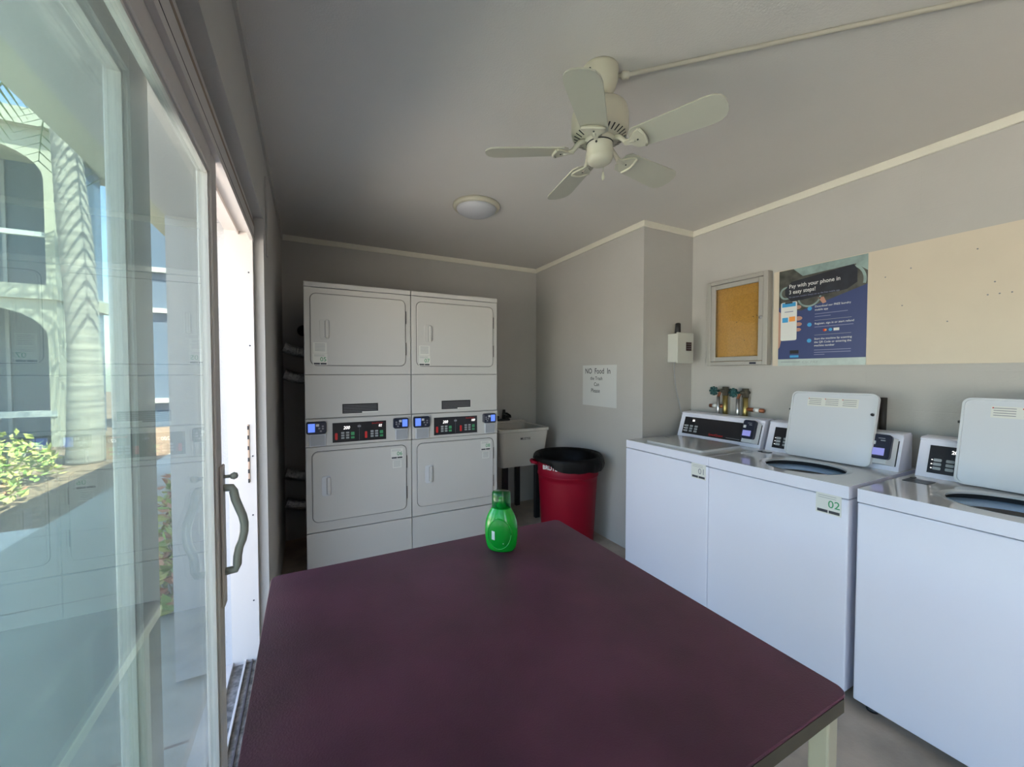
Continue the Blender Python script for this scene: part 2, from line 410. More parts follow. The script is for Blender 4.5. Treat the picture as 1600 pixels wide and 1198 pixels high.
# unseen open doorway, added to let daylight into the room
d2 = thing('added_doorway', 'added open doorway in the left wall, unseen, letting in daylight', 'door', (-0.28, -1.9, 0)); struct(d2)
b = B(wb(d2)).m(framem).box(-0.335, -0.226, -0.785, -0.75, 0, DZ).box(-0.335, -0.226, -3.0, -2.965, 0, DZ).box(-0.335, -0.226, -2.965, -0.785, 2.06, DZ)
b.build('door_frame', d2)

# thin cable cover high on the left wall beyond the door
o = B().m(wallm).box(XL, XL+0.010, 2.36, 2.385, 1.98, 2.38, bev=0.003).build('cable_cover')
tag(o, 'slim vertical grey cable cover high on the left wall past the door', 'cable cover')

# ================================================================ outside
b = B().m(walk).box(-2.2, -0.42, -12, 14, -0.12, -0.03)
b.m(darkline)
for y in (1.9, 3.4, 4.9, 6.4): b.box(-2.2, -0.42, y-0.006, y+0.006, -0.0305, -0.029)
tag(b.build('walkway'), 'shaded concrete walkway running past the sliding door', 'walkway'); bpy.data.objects['walkway']['kind'] = 'structure'
struct(B().m(bounce_ground).box(-30, -2.2, -12, 5.2, -0.13, -0.035).build('bounce_ground'))
struct(B().m(mulch).box(-30, -2.2, 5.2, 40, -0.14, -0.04).build('planting_ground'))
struct(B().m(soffitm).box(-1.49, -0.42, -0.2, 7.5, 3.0, 3.2).box(-0.62, 4, -3.35, 7.5, 3.0, 3.2).build('eave'))  # unseen near end kept narrow so sun reaches the ground
struct(B().m(extwhite).box(-0.50, -0.42, DY1+0.115, 7.5, -0.03, 3.0).box(-0.42, -0.3, -3.3, 7.5, HC+0.08, 3.0).build('exterior_wall'))
b = B().m(extwhite).box(-1.62, -0.5, 7.4, 7.55, -0.03, 3.0)
struct(b.build('end_wall'))

# wall lamp by the door outside
lp = thing('wall_lamp', 'white cylinder wall lamp with grey cap outside past the door', 'lamp', (-0.50, 2.62, 1.95))
B(wb(lp)).m(greyp).lathe([(0.045,0),(0.045,0.07),(0.001,0.085)], (-0.57,2.62,2.05), 20).box(-0.53,-0.50,2.59,2.65,1.98,2.10).build('cap', lp)
B(wb(lp)).m(pwhite).lathe([(0.001,-0.002),(0.036,0),(0.038,0.16)], (-0.57,2.62,1.89), 20).build('lamp_shade', lp)
o = B(FY(7.4)).m(greybluem).box(-1.55, -1.20, 1.20, 2.0, 0, 0.02).build('end_wall_panel')  # flat grey-blue panel without writing
tag(o, 'grey blue panel on the white end wall of the walkway', 'notice board')

# arcaded apartment building across the garden
ab = thing('apartment_building', 'two storey cream building with arched porches beyond the garden', 'building', (-6.5, 10.8, 0))
def arch_bay(b, cx, hw, z0, zs, za, zt, y0, y1, n=14):
    pts = [(cx-hw*math.cos(PI*k/n), zs+(za-zs)*math.sin(PI*k/n)) for k in range(n+1)]
    v = []; f = []
    for (x, z) in pts:
        v += [(x, y0, z), (x, y1, z), (x, y0, zt), (x, y1, zt)]
    for k in range(n):
        a = 4*k; c = 4*(k+1)
        f += [(a, c, c+2, a+2), (a+1, a+3, c+3, c+1), (a, a+1, c+1, c)]
    b._add(v, f)
b = B(wb(ab)).m(bldm)
ya, yb = 10.8, 11.1
for cx in (-5.32, -7.35, -9.38, -11.4):
    arch_bay(b, cx, 0.90, 0, 2.05, 2.62, 2.78, ya, yb)
    arch_bay(b, cx, 0.90, 0, 5.05, 5.62, 5.95, ya, yb)
for x in (-4.42, -6.445, -8.475, -10.5, -12.5):
    b.box(x, x+0.21 if x != -4.42 else x+0.13, ya, yb, -0.04, 5.95)
b.build('facade', ab)
B(wb(ab)).m(bldm).box(-12.6, -4.24, ya-0.08, yb+2, 2.78, 3.05).build('balcony_floor', ab)
B(wb(ab)).m(bldm).box(-12.7, -4.18, ya-0.15, yb+2.2, 5.95, 6.25).build('roof_cornice', ab)
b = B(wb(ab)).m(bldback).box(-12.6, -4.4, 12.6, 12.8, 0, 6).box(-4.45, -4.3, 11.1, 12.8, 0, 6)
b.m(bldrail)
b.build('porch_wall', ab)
b = B(wb(ab)).m(bldrail).box(-12.6, -4.32, ya+0.08, ya+0.16, 3.98, 4.07)
b.build('balcony_rail', ab)
B(wb(ab)).m(bldrail).box(-12.6, -4.32, ya-0.02, ya+0.16, 0.55, 0.66).build('porch_rail', ab)
for x in (-5.0, -5.75, -7.1):
    B(wb(ab)).m(greyp).box(x-0.03, x+0.03, 12.55, 12.6, 0, 5.9).build('screen_post', ab)
# recessed wing
rw = thing('apartment_wing', 'recessed wing of the arcaded building behind the palm, shade painted blue grey', 'building', (-3.2, 12.6, 0))
B(wb(rw)).m(bldback).box(-4.10, -2.0, 13.5, 13.7, -0.04, 6.3).build('wing_wall', rw)  # wall colour carries the shade of the recess
for z in (4.0, 2.95, 0.6): B(wb(rw)).m(bldrail).box(-4.10, -2.0, 13.4, 13.5, z, z+0.12).build('wing_rail', rw)
B(wb(rw)).m(bldm).box(-4.10, -1.9, 13.35, 13.8, 6.3, 6.6).build('roof', rw)

# royal palm
pm = thing('palm_tree', 'tall grey ringed palm tree in the planting bed', 'palm tree', (-3.18, 8.7, -0.04))
prof = []
for i in range(126):
    z = i*0.05; k = z/6.25
    r = 0.225 - 0.06*min(1, z/2.0) + 0.025*math.sin(PI*min(1, z/6.5)) - 0.04*max(0, k-0.6)/0.4
    r += 0.006*(1 if i % 3 == 0 else 0)
    prof.append((r, z))
b = B().m(barkm).lathe(prof, (0, 0, 0), 28)
for v in b.bm.verts: v.co.x += 0.05*math.sin(v.co.z*0.8) - 0.016*v.co.z
b.build('trunk', pm)
for k in range(13):
    a = 2*PI*k/13 + 0.2; b = B().m(frondm); L = 1.75 + 0.2*random.random(); rise = 0.9*random.random()
    pts = []
    for i in range(12):
        q = i/11; pts.append(Vector((-0.1 + math.cos(a)*L*q, math.sin(a)*L*q, 6.2 + 0.6*rise*math.sin(q*2.2) + 0.5*q - 1.7*q*q)))
    b.tube(pts, [0.03*(1-0.8*i/11) for i in range(12)], 5)
    for i in range(1, 12):
        for s in (-1, 1):
            for e in (0, 0.5):
                p = pts[i] if e == 0 or i == 11 else (pts[i]+pts[i+1])/2
                side = Vector((-math.sin(a), math.cos(a), 0))*s
                tip = p + side*0.45 + Vector((math.cos(a)*0.15, math.sin(a)*0.15, -0.35))
                w = Vector((math.cos(a), math.sin(a), 0))*0.028
                b._add([p-w, p+w, tip], [(0, 1, 2)])
    b.build('frond', pm, fix=False)

def shrub(name, label, x, y, r, hgt, n, mts, group=None):
    b = B(); st = B()
    for i in range(n):
        a = random.random()*2*PI; rad = r*math.sqrt(random.random()); q = rad/r
        z = hgt*(0.15 + 0.85*random.random())*(1-0.6*q*q)
        p = Vector((rad*math.cos(a), rad*math.sin(a), z)); d = Vector((random.uniform(-1,1), random.uniform(-1,1), random.uniform(-0.2,0.9))).normalized()
        s_ = d.cross(Vector((random.uniform(-1,1), random.uniform(-1,1), 1))).normalized(); L = random.uniform(0.06, 0.13)
        n_ = d.cross(s_)
        b.m(random.choice(mts))
        b._add([p, p+d*L*0.5+s_*L*0.28+n_*L*0.08, p+d*L, p+d*L*0.5-s_*L*0.28+n_*L*0.08], [(0, 1, 2), (0, 2, 3)])
    root = thing(name, label, 'shrub', (x, y, -0.04), group)
    b.build('foliage', root, fix=False)
    st.m(barkm)
    for i in range(7):
        a = 2*PI*i/7; st.tube([(0.02*math.cos(a),0.02*math.sin(a),0), (r*0.45*math.cos(a), r*0.45*math.sin(a), hgt*0.6)], [0.012, 0.005], 5)
    st.build('stem', root)
shrub('shrub', 'yellow green shrub reaching furthest right of the sunlit bushes beside the palm', -3.45, 7.35, 0.50, 0.72, 650, [leafm, leafy, leafy])
shrub('shrub', 'low sunlit shrub nearest the shadow edge at the far left of the glass', -3.25, 6.2, 0.45, 0.45, 420, [leafy, leafm, leafr])
shrub('shrub', 'bushy green shrub directly below the lower arch of the building', -4.6, 8.1, 0.62, 0.90, 800, [leafm, leafy])
g = 'reddish plants along the outside wall'
for x, y, hh_, lab in ((-0.74, 3.05, 0.30, 'reddish plant by the outside wall nearest the sliding door'), (-0.84, 3.6, 0.34, 'second reddish plant along the outside wall, behind the nearest one'),
                       (-0.98, 4.25, 0.38, 'third reddish plant along the outside wall, before the furthest one'), (-1.16, 5.0, 0.45, 'furthest reddish plant along the outside wall')):
    shrub('border_plant', lab, x, y, 0.14, hh_, 170, [leafm, leafr, leafr, leafy], g)

# ================================================================ stacked dryers
def rrframe(b, x0, x1, y0, y1, r, w, z0, z1): b.frame(rr(x0, x1, y0, y1, r), rr(x0+w, x1-w, y0+w, y1-w, max(0.002, r-w)), z0, z1)

def sticker(root, M, x, y, num, w=0.085, hh=0.075, z=0.0, col=None):
    b = B(M).m(paperm).box(x-w/2, x+w/2, y-hh/2, y+hh/2, z, z+0.0008)
    b.m(col or greenm).text(num, hh*0.52, x+w*0.22, y-hh*0.16, z+0.0012, 'CENTER', bold=0.006)
    b.m(inkg)
    for k in range(2): b.box(x-w*0.42, x+w*0.30, y+hh*(0.40-0.10*k)-0.0016, y+hh*(0.40-0.10*k), z, z+0.0011)
    b.m(inkm).box(x-w*0.44, x-w*0.02, y-hh*0.44, y-hh*0.30, z, z+0.0011).box(x+0.002, x+w*0.44, y-hh*0.44, y-hh*0.30, z, z+0.0011)
    b.build('number_sticker', root)
def card_reader(root, M, x, y, w, hh, flip):
    """small payment reader facing outward"""
    b = B(M).m(navyp).rrect(x-w/2, x+w/2, y-hh/2, y+hh/2, 0.0, 0.028, 0.012, 4, bev=0.004)
    b.m(inkg)
    s_ = -1 if flip else 1
    for (dx, dy) in ((0.14, -0.05), (0.32, 0.12), (0.32, -0.08), (0.22, -0.28)): b.rrect(x+s_*w*dx-0.006, x+s_*w*dx+0.006, y+hh*dy-0.005, y+hh*dy+0.005, 0.028, 0.0295, 0.002, 2)
    b.m(lightp).box(x+s_*w*0.06-0.009, x+s_*w*0.06+0.009, y+hh*0.22-0.008, y+hh*0.22+0.008, 0.028, 0.0297)
    r = b.build('card_reader', root)
    cx = x - s_*w*0.24
    B(M).m(scrm).box(cx-w*0.17, cx+w*0.17, y-hh*0.34, y+hh*0.36, 0.028, 0.0296).build('screen', r)
    b = B(M).m(lightp).box(x-w*0.36, x+w*0.48, y-hh/2-0.085, y-hh/2-0.004, 0.0, 0.012, bev=0.003, seg=1)
    b.m(greyp).box(x-w*0.30, x+w*0.42, y-hh/2-0.080, y-hh/2-0.010, 0.012, 0.0128)
    b.build('coin_cover', root)['label'] = 'blank light grey cover plate below the card reader'

def dryer_stack(x0, label, n_top, n_bot, d_top, d_bot, bright):
    w = 0.686; H = 1.984; Y = 2.888; D = 0.70
    t = thing('stacked_dryer', label, 'dryer', (x0+w/2, Y+D/2, 0), 'stacked dryer towers by the back wall')
    M0 = Matrix.Translation((-w/2, -D/2, 0)); F = fr((-w/2, -D/2, 0), (1,0,0), (0,0,1))
    b = B(M0).m(dryw)
    b.box(0.0015, w-0.0015, 0.02, D, 0.0, H, bev=0.004, seg=1)
    b.build('cabinet', t)
    b = B(F).m(dryw)           # front skins with seams between them; z is outward (towards -Y)
    for (z0, z1) in ((0.01, 0.333), (1.093, 1.378), (1.381, 1.948)):
        b.box(0.0015, w-0.0015, z0, z1, -0.025, 0.0, bev=0.003, seg=1)
    b.box(0.0015, w-0.0015, 0.338, 0.905, -0.025, 0.0, bev=0.003, seg=1)
    b.box(0.0015, w-0.0015, 1.951, H, -0.025, 0.004, bev=0.005, seg=2)
    b.m(groove).box(0.004, w-0.004, 0.005, H-0.01, -0.03, -0.018)
    b.build('front_panel', t)
    # control console (slightly proud)
    b = B(F).m(dryw).box(0.0015, w-0.0015, 0.908, 1.090, -0.025, 0.010, bev=0.006, seg=2)
    b.build('console', t)
    b = B(F).m(panelb).box(0.162, 0.506, 0.905+0.022, 1.058, 0.010, 0.0125)
    b.m(redm).text('SpeedQueen', 0.014, 0.41, 1.040, 0.0136, shear=0.2, bold=0.005)
    z = 0.0128
    b.m(redm)
    for cx in (0.185, 0.372): b.rrect(cx-0.008, cx+0.008, 0.945, 0.990, z, z+0.001, 0.004, 2)
    b.m(keym)
    for cx in (0.225, 0.255, 0.412, 0.442):
        for cz in (0.955, 0.972, 0.989): b.rrect(cx-0.010, cx+0.010, cz-0.006, cz+0.006, z, z+0.001, 0.002, 2)
    b.m(greenm)
    for cx in (0.287, 0.474):
        b.rrect(cx-0.011, cx+0.011, 0.970, 0.992, z, z+0.001, 0.002, 2); b.rrect(cx-0.011, cx+0.011, 0.948, 0.962, z, z+0.001, 0.002, 2)
    b.m(inkg).box(0.3285, 0.3295, 0.935, 1.045, z, z+0.0006).rrect(0.318, 0.340, 1.022, 1.036, z, z+0.001, 0.004, 3)
    b.m(ledm).text(d_top, 0.030, 0.228, 1.013, z+0.001, bold=0.01, shear=0.2, sx=0.9)
    b.text(d_bot, 0.024, 0.455, 1.018, z+0.001, bold=0.01, shear=0.2, sx=0.9)
    b.build('control_panel', t)
    # warning label
    b = B(F).m(blackp).box(0.225, 0.455, 1.118, 1.182, 0.0, 0.0012)
    b.m(inkg)
    for k in range(5): b.box(0.232, 0.448, 1.168-0.0105*k, 1.1705-0.0105*k, 0.0012, 0.0016)
    b.m(paperm).box(0.350, 0.455, 1.118, 1.127, 0.0012, 0.0017)
    b.build('warning_label', t)['label'] = 'black warning label'
    card_reader(t, F @ Matrix.Translation((0, 0, 0.010)), 0.066, 1.035, 0.118, 0.078, False)
    card_reader(t, F @ Matrix.Translation((0, 0, 0.010)), 0.606, 1.035, 0.105, 0.072, True)
    for (z0, z1, nm) in ((1.438, 1.912, 'upper'), (0.402, 0.876, 'lower')):
        b = B(F).m(groove).rrect(0.036, 0.650, z0, z1, -0.001, 0.0008, 0.040)
        b.m(dryw).rrect(0.0395, 0.6465, z0+0.0035, z1-0.0035, 0.0, 0.010, 0.037, bev=0.004)
        b.m(groove).box(0.648, 0.653, z0+0.08, z0+0.17, 0.0, 0.006).box(0.648, 0.653, z1-0.17, z1-0.08, 0.0, 0.006)
        dd = b.build('door', t); dd['label'] = nm + ' loading door'
        zc = z0 + 0.235
        b = B(F).m(lightp if nm == 'lower' else dryw)
        b.rrect(0.094, 0.150, zc-0.062, zc+0.072, 0.010, 0.0125, 0.016, bev=0.001)
        b.m(groovel).rrect(0.122, 0.128, zc-0.050, zc+0.060, 0.0125, 0.013, 0.003, 2)
        b.m(dryw).rrect(0.126, 0.148, zc-0.055, zc+0.065, 0.0125, 0.026, 0.010, bev=0.004)
        b.build('handle', dd)
    sticker(t, F, 0.094, 1.480, n_top, z=0.0102)
    b = B(F).m(paperm).box(0.054, 0.134, 1.520, 1.590, 0.0100, 0.0108)
    b.m(inkg)
    for k in range(6): b.box(0.064, 0.124, 1.580-0.009*k, 1.5825-0.009*k, 0.0108, 0.0112)
    b.build('instruction_sticker', t)
    sticker(t, F, 0.580, 0.815, n_bot, z=0.0102)
    b = B(F).m(paperm).box(0.550, 0.610, 0.715, 0.768, 0.0100, 0.0108)
    b.m(inkg)
    for k in range(5): b.box(0.556, 0.604, 0.760-0.009*k, 0.7625-0.009*k, 0.0108, 0.0112)
    b.build('instruction_sticker', t)
    return t
XD = -0.026
dryer_stack(XD, 'off-white stacked dryer tower numbered 05 and 06 nearest the door', '05', '06', '200', '02', True)
dryer_stack(XD+0.688, 'off-white stacked dryer tower numbered 07 and 08 beside the utility sink', '07', '08', '200', '100', True)

# foil vent ducts from the wall into the gap behind the first dryer
dl = ['topmost crinkled foil vent duct left of the dryers', 'second foil vent duct down left of the dryers, below the topmost one',
      'third foil vent duct down left of the dryers, level with the lower door handle', 'lowest crinkled foil vent duct left of the dryers']
for i, (z, lab) in enumerate(zip((1.60, 1.385, 0.585, 0.345), dl)):
    pts = []; rs = []
    for k in range(60):
        q = k/59; x = XL + 0.005 + 0.30*q; zz = z - 0.16*q*q - 0.02*math.sin(q*6)
        pts.append((x, 3.66 + 0.02*q, zz)); rs.append(0.046 + random.uniform(0.002, 0.007)*(1 if k % 2 else -1))
    tag(B().m(foilm).tube(pts, rs, 18, smooth=False).build('vent_duct'), lab, 'duct', 'foil vent ducts left of the dryers')
o = B(FY(YB)).m(blackp).lathe([(0.045,0),(0.045,0.03),(0.03,0.045),(0.02,0.045),(0.02,0.02)], (-0.035, 1.74, 0), 20).build('wall_outlet_fitting')
tag(o, 'round black outlet fitting on the back wall above the foil ducts', 'wall fitting')

# ================================================================ washers
def slant(o, ang):  # console face frame: leans back
    return fr(o, (0, -1, 0), (math.sin(ang), 0, math.cos(ang)))
def washer(yc, label, num, closed, digits):
    W2 = 0.327; H = 0.917; D = 0.70
    t = thing('washing_machine', label, 'washing machine', (2.004+D/2, yc, 0), 'top loading washing machines along the right wall')
    T = Matrix.Translation((-D/2, 0, 0))
    b = B(T).m(appl).box(0.0, D, -W2, W2, 0.035, 0.860, bev=0.006)
    b.m(groove).box(0.012, D-0.01, -W2+0.01, W2-0.01, 0.855, 0.8632)
    b.build('cabinet', t)
    for (x, y) in ((0.05, -0.28), (0.05, 0.28), (0.65, -0.28), (0.65, 0.28)): B(T).m(blackp).lathe([(0.02,0),(0.022,0.012),(0.012,0.016),(0.012,0.036)], (x, y, 0), 14).build('levelling_foot', t)
    hx, hy = 0.255, -0.03; hr = 0.158
    if closed:
        b = B(T).m(appl).box(0.0, D, -W2, W2, 0.863, H-0.0006, bev=0.006, seg=3).m(appl_top).rrect(0.004, D-0.004, -W2+0.004, W2-0.004, H-0.003, H, 0.006, 3)
        b.build('top_deck', t)
        b = B(T).m(appl_top).rrect(0.060, 0.455, -0.235, 0.205, H, H+0.012, 0.03, bev=0.004)
        lid = b.build('lid', t)
        B(T).m(blackp).rrect(0.35, 0.41, 0.235, 0.30, H, H+0.001, 0.004, 2).build('bleach_dispenser', t)
    else:
        # deck with a round opening
        b = B(T).m(appl_top); n = 64; v = []; f = []
        angs = sorted([2*PI*(k+0.5)/n for k in range(n)] + [math.atan2(sy_-hy, sx_-hx) % (2*PI) for sx_ in (0, D) for sy_ in (-W2, W2)]); n = len(angs)
        for a in angs:
            c, s_ = math.cos(a), math.sin(a)
            tx = ((D-hx) if c > 0 else hx)/max(1e-6, abs(c)); ty = ((W2-hy) if s_ > 0 else (W2+hy))/max(1e-6, abs(s_)); q = min(tx, ty)
            ox, oy = hx+c*q, hy+s_*q
            v += [(hx+hr*c, hy+hr*s_*1.08, H-0.004), (hx+(hr+0.022)*c, hy+(hr+0.022)*s_*1.08, H), (ox, oy, H), (ox, oy, 0.863), (hx+hr*c, hy+hr*s_*1.08, H-0.011)]
        for k in range(n):
            a = 5*k; c = 5*((k+1) % n)
            f += [(a, c, c+1, a+1), (a+1, c+1, c+2, a+2), (a+4, c+4, c, a)]
        b._add(v, f)
        b.m(appl)._add([(0.0,-W2,0.863),(D,-W2,0.863),(D,W2,0.863),(0.0,W2,0.863),(0.0,-W2,H),(D,-W2,H),(D,W2,H),(0.0,W2,H)], [(0,1,5,4),(1,2,6,5),(2,3,7,6),(3,0,4,7)])
        b.build('top_deck', t)
        b = B(T).m(tubm).lathe([(hr+0.035,-0.036),(hr-0.004,-0.040),(hr-0.016,-0.048),(hr-0.018,-0.060),(hr-0.006,-0.075)], (hx, hy, H), 48, sy=1.06, cap=False)
        b.build('tub_ring', t)
        b = B(T).m(steelm).lathe([(hr-0.006,-0.075),(hr+0.02,-0.40),(0.001,-0.42)], (hx, hy, H), 40, cap=False)
        b.m(darkr).lathe([(hr+0.0005,-0.0105),(hr+0.036,-0.012),(hr+0.036,-0.036)], (hx, hy, H), 48, sy=1.06, cap=False)  # dark ring paints in the shadow gap under the deck
        b.build('wash_basket', t)
        b = B(T).m(tubm).lathe([(0.055,-0.40),(0.05,-0.16),(0.035,-0.12),(0.001,-0.115)], (hx, hy, H), 24)
        b.build('agitator', t)
        # open lid leaning back against the console
        ang = math.radians(13.5)
        L = slant((0.466-D/2, -0.022, H+0.004), ang)
        b = B(L).m(lidm).rrect(-0.198, 0.200, 0.0, 0.372, -0.010, 0.008, 0.028, bev=0.004)
        b.m(lightp).frame(rr(-0.198, 0.200, 0.0, 0.372, 0.028), rr(-0.190, 0.192, 0.008, 0.364, 0.022), 0.008, 0.0135)
        b.m(blackp).cyl((0.184, 0.265, 0.006), (0.184, 0.265, 0.018), 0.007, seg=12).cyl((-0.196, 0.265, 0.004), (-0.206, 0.265, 0.004), 0.006, seg=12)
        lid = b.build('lid', t)
        b = B(L).m(paperm).box(-0.115, 0.120, 0.292, 0.340, 0.008, 0.0088)
        b.m(inkg)
        for j in range(3):
            for k in range(4): b.box(-0.108+0.08*j, -0.108+0.08*j+0.06, 0.331-0.010*k, 0.334-0.010*k, 0.0088, 0.0092)
            b.m(redm).box(-0.112+0.08*j, -0.108+0.08*j, 0.331, 0.336, 0.0088, 0.0093); b.m(inkg)
        b.build('warning_sticker', lid)
        B(T).m(blackp).rrect(*((0.40, 0.45, 0.235, 0.275) if num else (0.33, 0.41, 0.215, 0.300)), H, H+0.002, 0.004, 2).rrect(0.41, 0.44, 0.285, 0.30, H, H+0.004, 0.004, 2).build('bleach_dispenser', t)
    # console: side profile extruded across the width
    P = [(0.505, H), (0.560, 1.078), (0.556, 1.088), (0.568, 1.094), (0.640, 1.097), (0.655, 1.085), (0.655, H)]
    b = B(T).m(appl); v = []; f = []
    n = len(P)
    for y in (-0.312, 0.312): v += [(x, y, z) for (x, z) in P]
    f = [tuple(range(n)), tuple(range(2*n-1, n-1, -1))] + [(i, (i+1) % n, n+(i+1) % n, n+i) for i in range(n)]
    b._add(v, f)
    b.build('console', t)
    ang = math.atan2(0.055, 0.161); F = slant((0.505-D/2, 0, H), ang)
    b = B(F).m(panelb).box(-0.275, 0.300, 0.022, 0.150, 0.0, 0.003)
    b.m(keym)
    for i, cx in enumerate((-0.245, -0.205, -0.165)):
        for cy in (0.045, 0.064, 0.083): b.rrect(cx-0.013, cx+0.013, cy-0.0065, cy+0.0065, 0.003, 0.0042, 0.003, 2)
    b.m(ledm)
    for cy in (0.045, 0.064, 0.083): b.rrect(-0.2655, -0.2605, cy-0.002, cy+0.002, 0.003, 0.0042, 0.001, 1)
    b.text(digits, 0.022, -0.205, 0.118, 0.0042, bold=0.01, sx=0.9)
    b.m(redm).text('SpeedQueen', 0.021, -0.055, 0.034, 0.0042, bold=0.012, shear=0.2)
    b.m(inkg).box(0.078, 0.175, 0.034, 0.037, 0.003, 0.0038)
    b.build('control_panel', t)
    # card reader on a white holder
    b = B(F).m(lightp)
    v = [(0.206, 0.022, 0.003), (0.296, 0.022, 0.003), (0.296, 0.158, 0.003), (0.210, 0.158, 0.003), (0.206, 0.022, 0.036), (0.272, 0.022, 0.036), (0.278, 0.158, 0.026), (0.210, 0.158, 0.026)]
    b._add(v, [(0,1,2,3), (4,5,6,7), (0,1,5,4), (1,2,6,5), (2,3,7,6), (3,0,4,7)])
    b.build('reader_holder', t)
    b = B(F).m(navyp).rrect(0.204, 0.286, 0.044, 0.166, 0.028, 0.050, 0.014, 4, bev=0.004)
    b.m(lightp).rrect(0.212, 0.229, 0.112, 0.130, 0.050, 0.0512, 0.003, 2)
    b.m(keym).box(0.236, 0.262, 0.144, 0.147, 0.050, 0.0508).box(0.246, 0.264, 0.132, 0.137, 0.050, 0.0508)
    r = b.build('card_reader', t)
    B(F).m(scrw).box(0.214, 0.266, 0.060, 0.096, 0.050, 0.0515).build('screen', r)
    if num:
        sticker(t, fr((-D/2, 0, 0), (0,-1,0), (0,0,1)), (0.265 if num == '01' else 0.255), 0.822, num, w=0.095, hh=0.088, z=0.0005, col=inkg if num == '01' else greenm)
    return t
washer(1.8015, 'white top load washer numbered 01 with its lid closed, by the wall corner', '01', True, '88')
washer(1.146, 'white top load washer numbered 02 with its lid open', '02', False, '20')
washer(0.463, 'white top load washer with open lid, cut off by the right frame edge', None, False, '20')

# ================================================================ right wall fittings
def faucet(y, z, side, label):
    t = thing('water_valve', label, 'valve', (XR, y, z), 'brass supply valves above the closed lid washer')
    M = wb(t)
    b = B(M).m(brass).cyl((XR-0.035, y, z-0.23), (XR-0.035, y, z-0.03), 0.017, seg=14)
    b.m(olive).cyl((XR-0.035, y, z-0.035), (XR-0.035, y, z+0.028), 0.021, seg=12).cyl((XR-0.075, y+0.004, z), (XR, y, z), 0.014, seg=10)
    b.build('valve_body', t)
    b = B(M).m(steelm).cyl((XR-0.055, y+0.042, z-0.23), (XR-0.055, y+0.042, z-0.045), 0.012, seg=12)
    b.m(copper).tube([(XR-0.055, y+0.042, z-0.045), (XR-0.052, y+0.03, z-0.01), (XR-0.04, y, z)], 0.010, 8)
    b.build('supply_hose', t)
    b = B(M).m(green_k); c = Vector((XR-0.088, y+0.055, z-0.002))
    for k in range(8):
        a = 2*PI*k/8; b.cyl(c, c+Vector((0, 0.033*math.cos(a), 0.033*math.sin(a))), 0.0085, seg=6)
    b.cyl(c+Vector((-0.006,0,0)), c+Vector((0.006,0,0)), 0.019, seg=12).cyl(c, (XR-0.035, y, z), 0.009, seg=8)
    b.build('valve_wheel', t)
    s = side
    b = B(M).m(copper).cyl((XR-0.032, y, z-0.115), (XR-0.032, y+s*0.125, z-0.118), 0.014, seg=12)
    b.m(pwhite).cyl((XR-0.032, y+s*0.06, z-0.1165), (XR-0.032, y+s*0.098, z-0.1172), 0.0145, seg=12)
    b.build('copper_stub', t)['label'] = 'copper stub pipe with a white tag'
faucet(1.862, 1.262, 1, 'brass water valve with green wheel, nearer the wall corner')
faucet(1.712, 1.254, -1, 'brass water valve with green wheel, nearer the open washer lid')
t = thing('water_valve', 'dark water valve and hoses partly hidden behind the open washer lid', 'valve', (XR, 0.98, 1.15))
M = wb(t)
B(M).m(copper).cyl((XR-0.05, 0.995, 1.20), (XR-0.05, 0.995, 1.25), 0.022, seg=12).cyl((XR-0.05,0.995,1.24),(XR,0.995,1.24),0.012).build('valve_body', t)
B(M).m(hosem).cyl((XR-0.045, 0.965, 1.04), (XR-0.045, 0.962, 1.262), 0.015, seg=12).build('supply_hose', t)
B(M).m(brass).cyl((XR-0.055, 0.998, 1.04), (XR-0.055, 0.998, 1.20), 0.014, seg=12).cyl((XR-0.05, 1.03, 1.05), (XR-0.05, 1.03, 1.22), 0.012, seg=12).build('supply_pipe', t)

# notice board panel painted on the wall: large board
b = B(FX(XR)).m(boardm).box(-1.548, 0.60, 1.437, 2.050, 0.001, 0.012)
b.m(inkg)
for (y, z) in ((0.98,1.90),(0.88,1.925),(0.655,1.96),(0.62,1.745),(0.585,1.745),(0.55,1.745),(0.91,1.74),(0.745,1.64),(0.50,1.955),(0.60,1.80)):
    b.cyl((-y, z, 0.0118), (-y, z, 0.0128), 0.0032, seg=8)
tag(b.build('display_board'), 'long blank cream board with nail holes on the right wall', 'board')

# cork bulletin cabinet
t = thing('bulletin_board', 'empty cork bulletin board in an aluminium case left of the poster', 'bulletin board', (XR, 1.784, 1.45))
M = Matrix.Translation(-t.location) @ FX(XR)
y0, y1, z0, z1 = -2.006, -1.562, 1.445, 2.066
b = B(M).m(alum)
def bar(b, x0, x1, a0, a1, n0, n1): b.box(x0, x1, a0, a1, n0, n1, bev=0.003, seg=1)
bar(b, y0, y0+0.030, z0, z1, 0, 0.055); bar(b, y1-0.030, y1, z0, z1, 0, 0.055)
bar(b, y0+0.03, y1-0.03, z0, z0+0.028, 0, 0.055); bar(b, y0+0.03, y1-0.03, z1-0.028, z1, 0, 0.055)
b.build('case', t)
b = B(M).m(alum); a = 0.030
bar(b, y0+a, y0+a+0.034, z0+a, z1-a, 0.035, 0.050); bar(b, y1-a-0.034, y1-a, z0+a, z1-a, 0.035, 0.050)
bar(b, y0+a+0.034, y1-a-0.034, z0+a, z0+a+0.032, 0.035, 0.050); bar(b, y0+a+0.034, y1-a-0.034, z1-a-0.032, z1-a, 0.035, 0.050)
dd = b.build('door', t)
B(M).m(glass_mat('clear_glass', (0.96, 0.97, 0.96, 1), 0.0)).box(y0+a+0.03, y1-a-0.03, z0+a+0.03, z1-a-0.03, 0.040, 0.043).build('glass_pane', dd)
B(M).m(steelm).cyl((y1-a-0.017, 1.765, 0.05), (y1-a-0.017, 1.765, 0.056), 0.010, seg=14).build('lock', dd)
